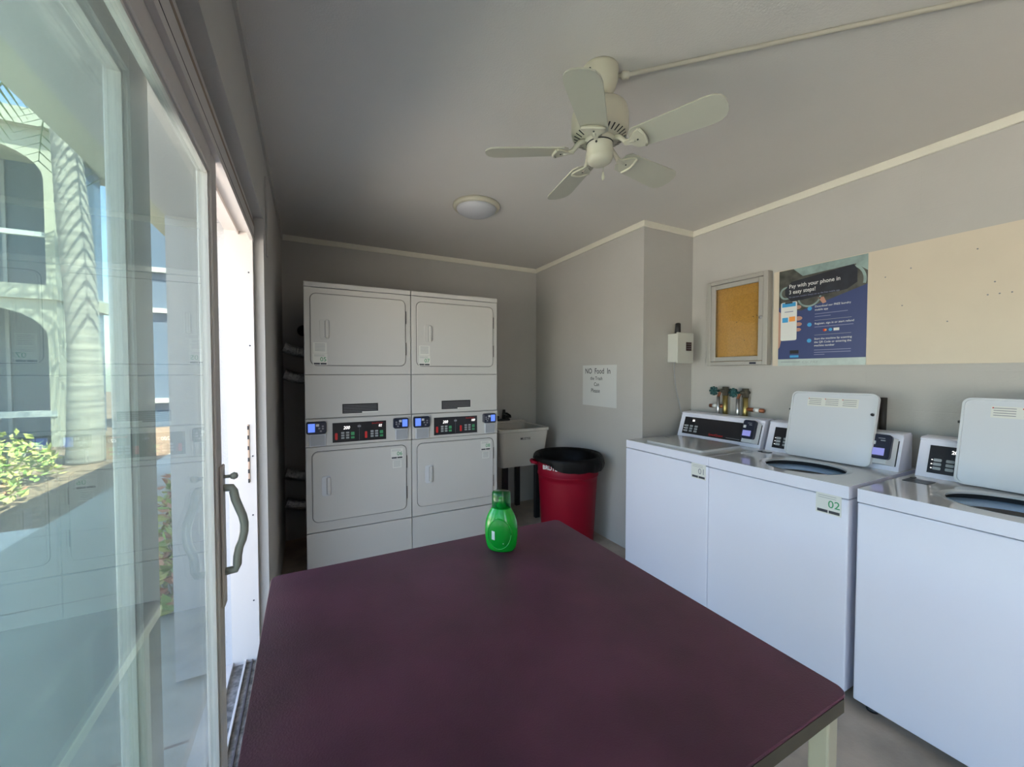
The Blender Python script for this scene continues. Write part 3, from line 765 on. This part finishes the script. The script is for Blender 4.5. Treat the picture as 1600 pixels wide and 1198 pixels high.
B(M).m(navyp).box(y1-0.115, y1-0.070, z0+0.008, z0+0.020, 0.055, 0.0558).build('maker_label', t)
b = B(M).m(cork).box(y0+0.03, y1-0.03, z0+0.028, z1-0.028, 0.0, 0.012)
b.m(inkm)
for (yy, zz) in ((-1.80, 1.755), (-1.68, 1.780), (-1.655, 1.785), (-1.74, 1.62)): b.cyl((yy, zz, 0.0118), (yy, zz, 0.0135), 0.003, seg=8)
b.build('cork_panel', t)

# phone payment poster
t = thing('poster', 'blue phone payment poster on the cream board beside the bulletin board', 'poster', (XR-0.0125, 1.28, 1.437))
px0, px1, pz0, pz1 = -1.512, -1.053, 1.437, 2.046; pw = px1-px0; ph = pz1-pz0
M = Matrix.Translation(-t.location) @ FX(XR-0.0125)
U = lambda u: px0 + u*pw
V = lambda v: pz1 - v*ph
def poly(b, pts, z0, z1): b.prism([(U(u), V(v)) for (u, v) in pts][::-1], z0, z1)
b = B(M).m(pwhite).box(px0, px1, pz0, pz1, 0, 0.003)
b.m(posterblue); poly(b, [(0,0.36),(0.28,0.44),(1,0.27),(1,0.93),(0,0.93)], 0.003, 0.0033)
b.m(posterolive); poly(b, [(0,0),(1,0),(1,0.27),(0.28,0.44),(0,0.38)], 0.003, 0.0034)
b.m(posterteal); poly(b, [(0.18,0),(1,0),(1,0.15),(0.88,0.07),(0.30,0.09)], 0.0034, 0.0036)
b.m(mat('poster_footer_tint', (0.50, 0.58, 0.55, 1), 0.4, var=0.15, vscale=16)); poly(b, [(0,0.93),(1,0.93),(1,1),(0,1)], 0.003, 0.0034)
b.build('sheet', t)
b = B(M).m(posterteal)
def ring(cx, cy, r0, r1, a0, a1, z, n=20, asp=pw/ph):
    v = []; f = []
    for k in range(n+1):
        a = a0+(a1-a0)*k/n
        for r in (r0, r1): v.append((U(cx+r*math.cos(a)), V(cy-r*math.sin(a)*asp), z))
    for k in range(n): f.append((2*k, 2*k+1, 2*k+3, 2*k+2))
    b._add(v, f)
ring(0.38, 0.305, 0.12, 0.142, PI, 2*PI, 0.0038); ring(0.10, 0.24, 0.065, 0.090, 0.4, 2*PI-0.4, 0.0038); ring(0.76, 0.22, 0.20, 0.23, -0.25, 1.0, 0.0038)
b.m(pskin); poly(b, [(0.48,0.33),(0.55,0.33),(0.58,0.385),(0.54,0.395)], 0.0034, 0.0038)
b.m(posterdark); poly(b, [(0.08,0.20),(0.16,0.13),(0.86,0.07),(0.90,0.12),(0.90,0.24),(0.80,0.29),(0.55,0.31),(0.30,0.33),(0.16,0.33),(0.08,0.26)], 0.0034, 0.0042)
b.build('drum_picture', t)
b = B(M).m(pwhite)
b.text('Pay with your phone in', 0.0340, U(0.13), V(0.195), 0.0046, bold=0.012, sx=0.86)
b.text('3 easy steps!', 0.0340, U(0.13), V(0.255), 0.0046, bold=0.012, sx=0.86)
b.m(pgrey).text('No quarters needed. Simply set up the free mobile app', 0.0135, U(0.13), V(0.295), 0.0046, sx=0.9)
b.build('headline', t)
b = B(M).m(pskin)
for (u, v, r) in ((0.245,0.40,0.022),(0.255,0.515,0.024),(0.255,0.575,0.022),(0.25,0.63,0.020)):
    b.lathe([(r*pw*2,0),(r*pw*2,0.0006)], (U(u), V(v), 0.0033), 14, sy=0.6, smooth=False)
poly(b, [(0,0.42),(0.04,0.45),(0.04,0.72),(0.02,0.80),(0,0.82)], 0.0033, 0.0038)
b.m(pwhite).rrect(U(0.03), U(0.235), V(0.735), V(0.335), 0.0033, 0.0046, 0.010)
b.m(psky).box(U(0.045), U(0.220), V(0.385), V(0.342), 0.0046, 0.0050).rrect(U(0.050), U(0.125), V(0.545), V(0.495), 0.0046, 0.0050, 0.002, 2)
b.m(porange).rrect(U(0.140), U(0.215), V(0.540), V(0.490), 0.0046, 0.0050, 0.002, 2)
b.m(inkm).rrect(U(0.085), U(0.18), V(0.352), V(0.336), 0.0050, 0.0053, 0.002, 2)
b.m(pgrey).box(U(0.08), U(0.19), V(0.44), V(0.432), 0.0046, 0.0050)
b.build('phone_picture', t)
b = B(M).m(psky)
for v in (0.43, 0.59, 0.75): b.lathe([(0.012,0),(0.012,0.0006)], (U(0.39), V(v), 0.0033), 18, smooth=False)
b.m(pwhite)
L = [(0.425,'Download our FREE laundry'),(0.458,'mobile app'),(0.595,'Register, sign in or start refund'),(0.745,'Start the machine by scanning'),(0.778,'the QR Code or entering the'),(0.811,'machine number')]
for (v, s_) in L: b.text(s_, 0.0165, U(0.45), V(v), 0.0036, bold=0.006, sx=0.94)
for (v, w_) in ((0.493,0.36),(0.520,0.18),(0.622,0.42),(0.850,0.40),(0.873,0.40),(0.895,0.12)): b.m(pgrey).box(U(0.45), U(0.45+w_), V(v), V(v-0.006), 0.0033, 0.0036)
for v in (0.555, 0.700): b.m(keym).box(U(0.45), U(0.85), V(v), V(v-0.003), 0.0033, 0.0036)
b.m(redm).lathe([(0.008,0),(0.008,0.0006)], (U(0.565), V(0.655), 0.0033), 14, smooth=False)
b.m(porange).lathe([(0.006,0),(0.006,0.0008)], (U(0.578), V(0.655), 0.0033), 14, smooth=False)
b.m(psky).lathe([(0.009,0),(0.009,0.0006)], (U(0.63), V(0.655), 0.0033), 14, smooth=False)
b.m(pwhite).box(U(0.665), U(0.725), V(0.668), V(0.642), 0.0033, 0.0040)
b.build('step_list', t)
b = B(M).m(blackp).rrect(U(0.155), U(0.265), V(0.875), V(0.840), 0.0033, 0.0040, 0.002, 2).m(psky).rrect(U(0.155), U(0.265), V(0.915), V(0.892), 0.0033, 0.0040, 0.002, 2)
b.build('store_badge', t)
b = B(M).m(keym).text('CSCPAY', 0.020, U(0.31), V(0.975), 0.0038, sx=1.2)
b.m(inkg).box(U(0.04), U(0.28), V(0.962), V(0.957), 0.0034, 0.0037)
b.build('footer_lettering', t)

# grey control box on the short wall with antenna and cord
t = thing('control_box', 'small off-white wall box with black antenna and hanging cord', 'control box', (2.56, YC, 1.47))
M = wb(t)
B(M).m(bulb).box(2.47, 2.632, YC-0.085, YC, 1.472, 1.690, bev=0.006).build('box_body', t)
B(M).m(bulb).box(2.462, 2.640, YC-0.100, YC-0.085, 1.465, 1.697, bev=0.005).build('box_cover', t)
B(M @ FY(YC-0.1)).m(mat('dark_maroon_label', (0.05, 0.02, 0.02, 1), 0.6)).box(2.555, 2.615, 1.560, 1.625, 0, 0.001).m(inkg).box(2.560,2.610,1.608,1.611,0.001,0.0014).box(2.560,2.610,1.590,1.593,0.001,0.0014).box(2.560,2.610,1.575,1.578,0.001,0.0014).build('rating_label', t)
B(M).m(blackp).lathe([(0.020,0),(0.021,0.01),(0.020,0.072),(0.012,0.078)], (2.50, YC-0.07, 1.692), 18).build('antenna', t)
B(M).m(greyp).tube([(2.50,YC-0.04,1.474),(2.505,YC-0.035,1.40),(2.53,YC-0.03,1.28),(2.57,YC-0.03,1.16),(2.60,YC-0.035,1.05),(2.61,YC-0.04,0.96)], 0.0035, 8).build('cord', t)

# handwritten sign on the recess wall
b = B(FX(XB)).m(mat('white_foam_board', (0.60, 0.60, 0.58, 1), 0.6)).box(-2.902, -2.462, 1.105, 1.458, 0.0, 0.004)
b.m(inkm)
b.text('NO  Food  In', 0.066, -2.868, 1.385, 0.0045, bold=0.010, sx=0.92)
b.text('the Trash', 0.042, -2.795, 1.330, 0.0045, bold=0.008)
b.text('Can', 0.044, -2.745, 1.278, 0.0045, bold=0.008)
b.text('Please', 0.048, -2.785, 1.222, 0.0045, bold=0.008)
tag(b.build('handwritten_sign'), 'white handwritten no-food sign on the wall above the bin', 'sign')

# ================================================================ ceiling fan
FXc, FYc = 0.975, 1.185
t = thing('ceiling_fan', 'cream five blade ceiling fan with a pull chain', 'ceiling fan', (FXc, FYc, HC))
b = B().m(fanm).lathe([(0.066,0),(0.067,-0.010),(0.065,-0.045),(0.056,-0.072),(0.040,-0.088),(0.036,-0.098),(0.022,-0.100)], (0,0,0), 32)
b.m(darkr).cyl((-0.060,-0.02,-0.03),(-0.0655,-0.022,-0.03),0.004,seg=8)
b.build('canopy', t)
B().m(fanm).cyl((0,0,-0.085),(0,0,-0.13),0.0125, seg=16).build('downrod', t)
b = B().m(fanm).lathe([(0.012,-0.115),(0.034,-0.122),(0.070,-0.131),(0.098,-0.150),(0.105,-0.178),(0.105,-0.225),(0.100,-0.241),(0.066,-0.257),(0.056,-0.259)], (0,0,0), 40)
b.m(darkr)
for k in range(30):
    a = 2*PI*k/30; c, s_ = math.cos(a), math.sin(a)
    b._add([((0.095)*c-0.003*s_, 0.095*s_+0.003*c, -0.2445), (0.095*c+0.003*s_, 0.095*s_-0.003*c, -0.2445), (0.072*c+0.0025*s_, 0.072*s_-0.0025*c, -0.2553), (0.072*c-0.0025*s_, 0.072*s_+0.0025*c, -0.2553)], [(0,1,2,3)])
b.build('motor_housing', t)
b = B().m(fanm).lathe([(0.060,-0.255),(0.060,-0.268),(0.048,-0.270),(0.048,-0.322),(0.044,-0.334),(0.030,-0.344),(0.001,-0.346)], (0,0,0), 32)
b.m(darkr).cyl((-0.038,-0.028,-0.285),(-0.0405,-0.030,-0.285),0.004,seg=8).lathe([(0.0491,-0.2705),(0.0495,-0.274),(0.0485,-0.275)], (0,0,0), 32, cap=False)
b.build('switch_housing', t)
b = B().m(fanm).cyl((0.022,0.006,-0.338),(0.022,0.006,-0.366),0.0012, seg=6).lathe([(0.001,0.0),(0.003,-0.004),(0.0065,-0.022),(0.004,-0.032),(0.001,-0.034)], (0.022,0.006,-0.362), 12)
b.build('pull_chain', t)
zb = -0.300
pts0 = []
for k in range(5):
    a = math.radians(-65 + 72*k); R_ = Matrix.Rotation(a, 4, 'Z') @ Matrix.Translation((0, 0, zb)) @ Matrix.Rotation(math.radians(-13), 4, 'X')
    # blade outline (x along the blade)
    out = [(0.118,-0.030),(0.135,-0.047),(0.37,-0.058),(0.398,-0.054),(0.415,-0.042),(0.424,-0.024),(0.427,0.0),(0.424,0.024),(0.415,0.042),(0.398,0.054),(0.37,0.058),(0.135,0.047),(0.118,0.030)]
    B(R_).m(fanb).prism(out, 0.003, 0.008).build('blade', t)
    b = B(R_).m(fanm)
    v = []
    hl = [(0.095,0.006),(0.10,0.008),(0.115,0.012),(0.140,0.034),(0.158,0.042),(0.168,0.030),(0.172,0.0)]
    ol = [(x, y) for (x, y) in hl] + [(x, -y) for (x, y) in hl[::-1][1:]]
    b.prism(ol[::-1], -0.004, 0.003, bev=0.0015)
    b.tube([(0.052,0,0.040),(0.075,0,0.034),(0.100,0,0.006),(0.135,0,-0.003)],[0.011,0.010,0.009,0.006],8)
    b.tube([(0.162,0.040,-0.003),(0.170,0.020,-0.006),(0.173,0,-0.007),(0.170,-0.020,-0.006),(0.162,-0.040,-0.003)],0.005,8)
    b.m(darkr).cyl((0.145,0,-0.004),(0.145,0,-0.0062),0.003,seg=8)
    b.build('blade_bracket', t)
# conduit feeding the fan
dx, dy = 1.738-1.066, 0.494-1.158
b = B().m(mat('conduit_paint', (0.62, 0.60, 0.50, 1), 0.5))
b.tube([(1.038, 1.172, HC-0.009), (1.055, 1.161, HC-0.009), (1.056, 1.160, HC-0.009), (1.078, 1.144, HC-0.009), (1.079, 1.143, HC-0.008), (1.066+dx*1.3, 1.158+dy*1.3, HC-0.008)], [0.008,0.008,0.014,0.014,0.0075,0.0075], 10)
b = b.build('ceiling_conduit'); tag(b, 'thin painted conduit running along the ceiling from the fan canopy', 'conduit')

# dome light
t = thing('ceiling_light', 'round frosted dome ceiling light beyond the fan', 'ceiling light', (1.015, 2.50, HC))
B().m(fanm).lathe([(0.155,0),(0.157,-0.012),(0.150,-0.024),(0.135,-0.026)], (0,0,0), 48).build('trim_ring', t)
B().m(diffm).lathe([(0.137,-0.022),(0.128,-0.038),(0.100,-0.056),(0.055,-0.067),(0.001,-0.070)], (0,0,0), 48).build('diffuser', t)

# ================================================================ folding table
x0, x1, y0, y1, zt = -0.115, 0.987, 0.394, 1.477, 0.735
t = thing('folding_table', 'square maroon topped work table with tan edge in the middle of the room', 'table', ((x0+x1)/2, (y0+y1)/2, 0))
M = wb(t)
b = B(M).m(maroon).rrect(x0, x1, y0, y1, zt-0.006, zt, 0.024, 8, bev=0.0015)
b.build('tabletop', t)
b = B(M).m(tan).rrect(x0+0.0005, x1-0.0005, y0+0.0005, y1-0.0005, zt-0.034, zt-0.006, 0.023, 8)
b.build('edge_band', t)
b = B(M).m(olive).box(x0+0.025, x1-0.024, y0-0.0012, y0+0.002, zt-0.034, zt-0.005).box(x1-0.002, x1+0.0012, y0+0.024, y1-0.03, zt-0.034, zt-0.005)
b.box(x0+0.05, x1-0.05, y0+0.03, y0+0.05, zt-0.075, zt-0.034)
b.build('front_edge', t)['label'] = 'worn dark front edge'
b = B(M).m(rusty)
b.box(x0+0.05, x1-0.05, y1-0.07, y1-0.05, zt-0.075, zt-0.034).box(x0+0.05, x0+0.07, y0+0.06, y1-0.06, zt-0.075, zt-0.034).box(x1-0.07, x1-0.05, y0+0.06, y1-0.06, zt-0.075, zt-0.034)
b.build('apron', t)
for (lx, ly) in ((x0+0.045, y0+0.045), (x1-0.032, y0+0.032), (x0+0.045, y1-0.045), (x1-0.045, y1-0.045)):
    B(M).m(rusty).box(lx-0.019, lx+0.019, ly-0.019, ly+0.019, 0, zt-0.034, bev=0.004).build('leg', t)
# detergent bottle
t = thing('detergent_bottle', 'bright green liquid detergent bottle standing on the maroon table', 'bottle', (0.630, 1.315, zt))
t.rotation_euler = (0, 0, math.radians(-38))
prof = [(0.036,0.0),(0.047,0.004),(0.053,0.018),(0.0575,0.045),(0.059,0.075),(0.0575,0.102),(0.051,0.128),(0.041,0.148),(0.035,0.157),(0.034,0.164)]
b = B().m(bottle).lathe(prof, (0,0,0), 40, sx=1.06, sy=0.66)
o = b.build('body', t); o.modifiers.new('smooth', 'SUBSURF').render_levels = 1
# label oval on the front face (-Y local)
b = B(); v = []; f = []
n = 28
def sfc(a, zz):  # radius of the body profile at height zz
    for i in range(len(prof)-1):
        if prof[i][1] <= zz <= prof[i+1][1]:
            q = (zz-prof[i][1])/(prof[i+1][1]-prof[i][1]); return prof[i][0]+(prof[i+1][0]-prof[i][0])*q
    return prof[-1][0]
def surf(u, zz, off):
    r = sfc(0, zz); q = max(-0.97, min(0.97, u/(r*1.06)))
    return (u, -0.66*r*math.sqrt(1-q*q)-off, zz)
rings = 8
for i in range(rings+1):
    q = i/rings
    for k in range(n):
        a = 2*PI*k/n; u = 0.042*q*math.cos(a); zz = 0.071 + 0.054*q*math.sin(a)
        v.append(surf(u, zz, 0.0012))
for i in range(rings):
    for k in range(n):
        l = (k+1) % n; f.append((i*n+k, i*n+l, (i+1)*n+l, (i+1)*n+k))
b.m(blabel)._add(v, f, True)
b.m(pwhite)._add([surf(-0.028,0.052,0.0022), surf(-0.016,0.050,0.0022), surf(-0.016,0.082,0.0022), surf(-0.028,0.084,0.0022)], [(0,1,2,3)])
b._add([surf(0.014,0.038,0.0022), surf(0.017,0.038,0.0022), surf(0.017,0.041,0.0022), surf(0.014,0.041,0.0022)], [(0,1,2,3)])
b.m(bottle).tube([surf(0.043*math.cos(2*PI*k/n), 0.071+0.055*math.sin(2*PI*k/n), 0.0005) for k in range(n+1)], 0.0024, 6)
b.build('label', t)
b = B().m(capm).lathe([(0.034,0.160),(0.0355,0.164),(0.0345,0.215),(0.032,0.219),(0.001,0.220)], (0,0,0), 32, cap=False, sx=1.0, sy=0.85)
b.build('cap', t)['label'] = 'clear green measuring cap'
B().m(bottle).lathe([(0.020,0.160),(0.019,0.168),(0.012,0.180),(0.009,0.197),(0.001,0.200)], (0,0,0), 20).build('spout', t)

# ================================================================ red bin
t = thing('trash_can', 'red round trash can against the wall beside the utility sink', 'trash can', (1.905, 2.70, 0))
b = B().m(redcan)
pr = [(0.205,0),(0.212,0.01),(0.240,0.52),(0.243,0.56),(0.250,0.562),(0.250,0.575),(0.245,0.577),(0.256,0.69),(0.268,0.692),(0.270,0.712),(0.262,0.715),(0.250,0.70),(0.205,0.03),(0.001,0.03)]
b.lathe(pr, (0,0,0), 48)
b.build('bin_body', t)
b = B().m(redcan)
for a in (math.radians(155), math.radians(-25)):
    c, s_ = math.cos(a), math.sin(a)
    o = B().m(redcan).tube([(0.255*c-0.045*s_, 0.255*s_+0.045*c, 0.655), (0.298*c-0.035*s_, 0.298*s_+0.035*c, 0.665), (0.303*c, 0.303*s_, 0.668), (0.298*c+0.035*s_, 0.298*s_-0.035*c, 0.665), (0.255*c+0.045*s_, 0.255*s_-0.045*c, 0.655)], 0.014, 10)
    if a > 0: o.build('handle', t)
    else: o.bm.free()
b.bm.free()
# liner folded over the rim with an uneven hem
b = B().m(bagm); seg = 96; v = []; f = []
def hem(a):   # hem height: hangs low on the right/front side
    g_ = math.degrees(a); g_ = g_ - 360 if g_ > 180 else g_      # -180..180, the viewer looks from about -125
    q = min(1, max(0, (-122 - g_)/48)) if g_ < 0 else min(1, max(0, g_/60))
    return 0.618 + 0.072*q*q*(3-2*q) + 0.006*math.sin(3*a+1) + 0.003*math.sin(11*a)
rows = 9
for i in range(rows):
    for k in range(seg):
        a = 2*PI*k/seg; w_ = 0.004*math.sin(17*a+i)+0.003*math.sin(29*a)
        hz = hem(a)
        if i < 5:
            q = i/4; r = 0.284 + w_*(1-q)*0.8 + 0.016*math.sin(PI*q)*max(0, math.cos(a+0.6)); z = hz + (0.716-hz)*q
            if q > 0.8: r = 0.281
        else:
            q = (i-5)/3; r = (0.272, 0.244, 0.225, 0.200)[i-5] + w_*0.4*q; z = (0.726, 0.700, 0.52, 0.28)[i-5]
        v.append((r*math.cos(a), r*math.sin(a), z))
for i in range(rows-1):
    for k in range(seg):
        l = (k+1) % seg; f.append((i*seg+k, i*seg+l, (i+1)*seg+l, (i+1)*seg+k))
b._add(v, f, True); b._add([(0.200*math.cos(2*PI*k/24), 0.200*math.sin(2*PI*k/24), 0.285) for k in range(24)], [tuple(range(24))])
b.build('bin_liner', t)['label'] = 'black plastic liner folded over the rim'
a = math.radians(-157)
F = fr((0.2585*math.cos(a), 0.2585*math.sin(a), 0.632), (-math.sin(a), math.cos(a), 0), (0.05*math.cos(a), 0.05*math.sin(a), 1))
B(F).m(pwhite).text('BRUTE', 0.046, 0.0, 0.0, 0.001, 'CENTER', bold=0.02).build('lettering', t)

# ================================================================ utility sink
t = thing('utility_sink', 'cream plastic utility sink between the dryers and the bin', 'sink', (1.765, 3.46, 0))
M = wb(t)
b = B(M).m(sinkm)
def loop(x0, x1, y0, y1, r, z): return [(p[0], p[1], z) for p in rr(x0, x1, y0, y1, r, 4)]
Ls = [loop(1.545, 1.990, 3.215, 3.70, 0.03, 0.525), loop(1.520, 2.030, 3.19, 3.735, 0.03, 0.845), loop(1.512, 2.038, 3.182, 3.737, 0.03, 0.850), loop(1.512, 2.038, 3.182, 3.737, 0.03, 0.875),
      loop(1.545, 2.005, 3.215, 3.62, 0.03, 0.873), loop(1.570, 1.975, 3.24, 3.60, 0.04, 0.56)]
n = len(Ls[0]); v = [p for l in Ls for p in l]; f = [tuple(range(n-1, -1, -1)), tuple(range(5*n, 6*n))]
for i in range(5): f += [(i*n+k, i*n+(k+1) % n, (i+1)*n+(k+1) % n, (i+1)*n+k) for k in range(n)]
b._add(v, f)
b.box(1.515, 2.035, 3.66, 3.737, 0.87, 0.895, bev=0.006)
b.build('basin', t)
B(M @ FY(3.186)).m(inkm).text('MUSTEE', 0.030, 1.775, 0.775, 0.002, 'CENTER', bold=0.01).build('lettering', t)
for (lx, ly) in ((1.60, 3.26), (1.94, 3.26), (1.60, 3.66), (1.94, 3.66)):
    B(M).m(blackp).box(lx-0.025, lx+0.025, ly-0.02, ly+0.02, 0, 0.53, bev=0.003, seg=1).build('leg', t)
b = B(M).m(mat('dark_faucet', (0.04, 0.04, 0.04, 1), 0.3, metal=0.6))
b.box(1.70, 1.86, 3.665, 3.715, 0.895, 0.915, bev=0.006).cyl((1.80,3.69,0.91),(1.80,3.69,1.01),0.026,0.014).tube([(1.80,3.69,0.97),(1.80,3.62,0.975),(1.80,3.55,0.96),(1.80,3.545,0.94)],0.012,10)
b.lathe([(0.02,0),(0.024,0.03),(0.001,0.035)], (1.72,3.69,0.915), 12).lathe([(0.02,0),(0.024,0.03),(0.001,0.035)], (1.84,3.69,0.915), 12)
b.build('faucet', t)
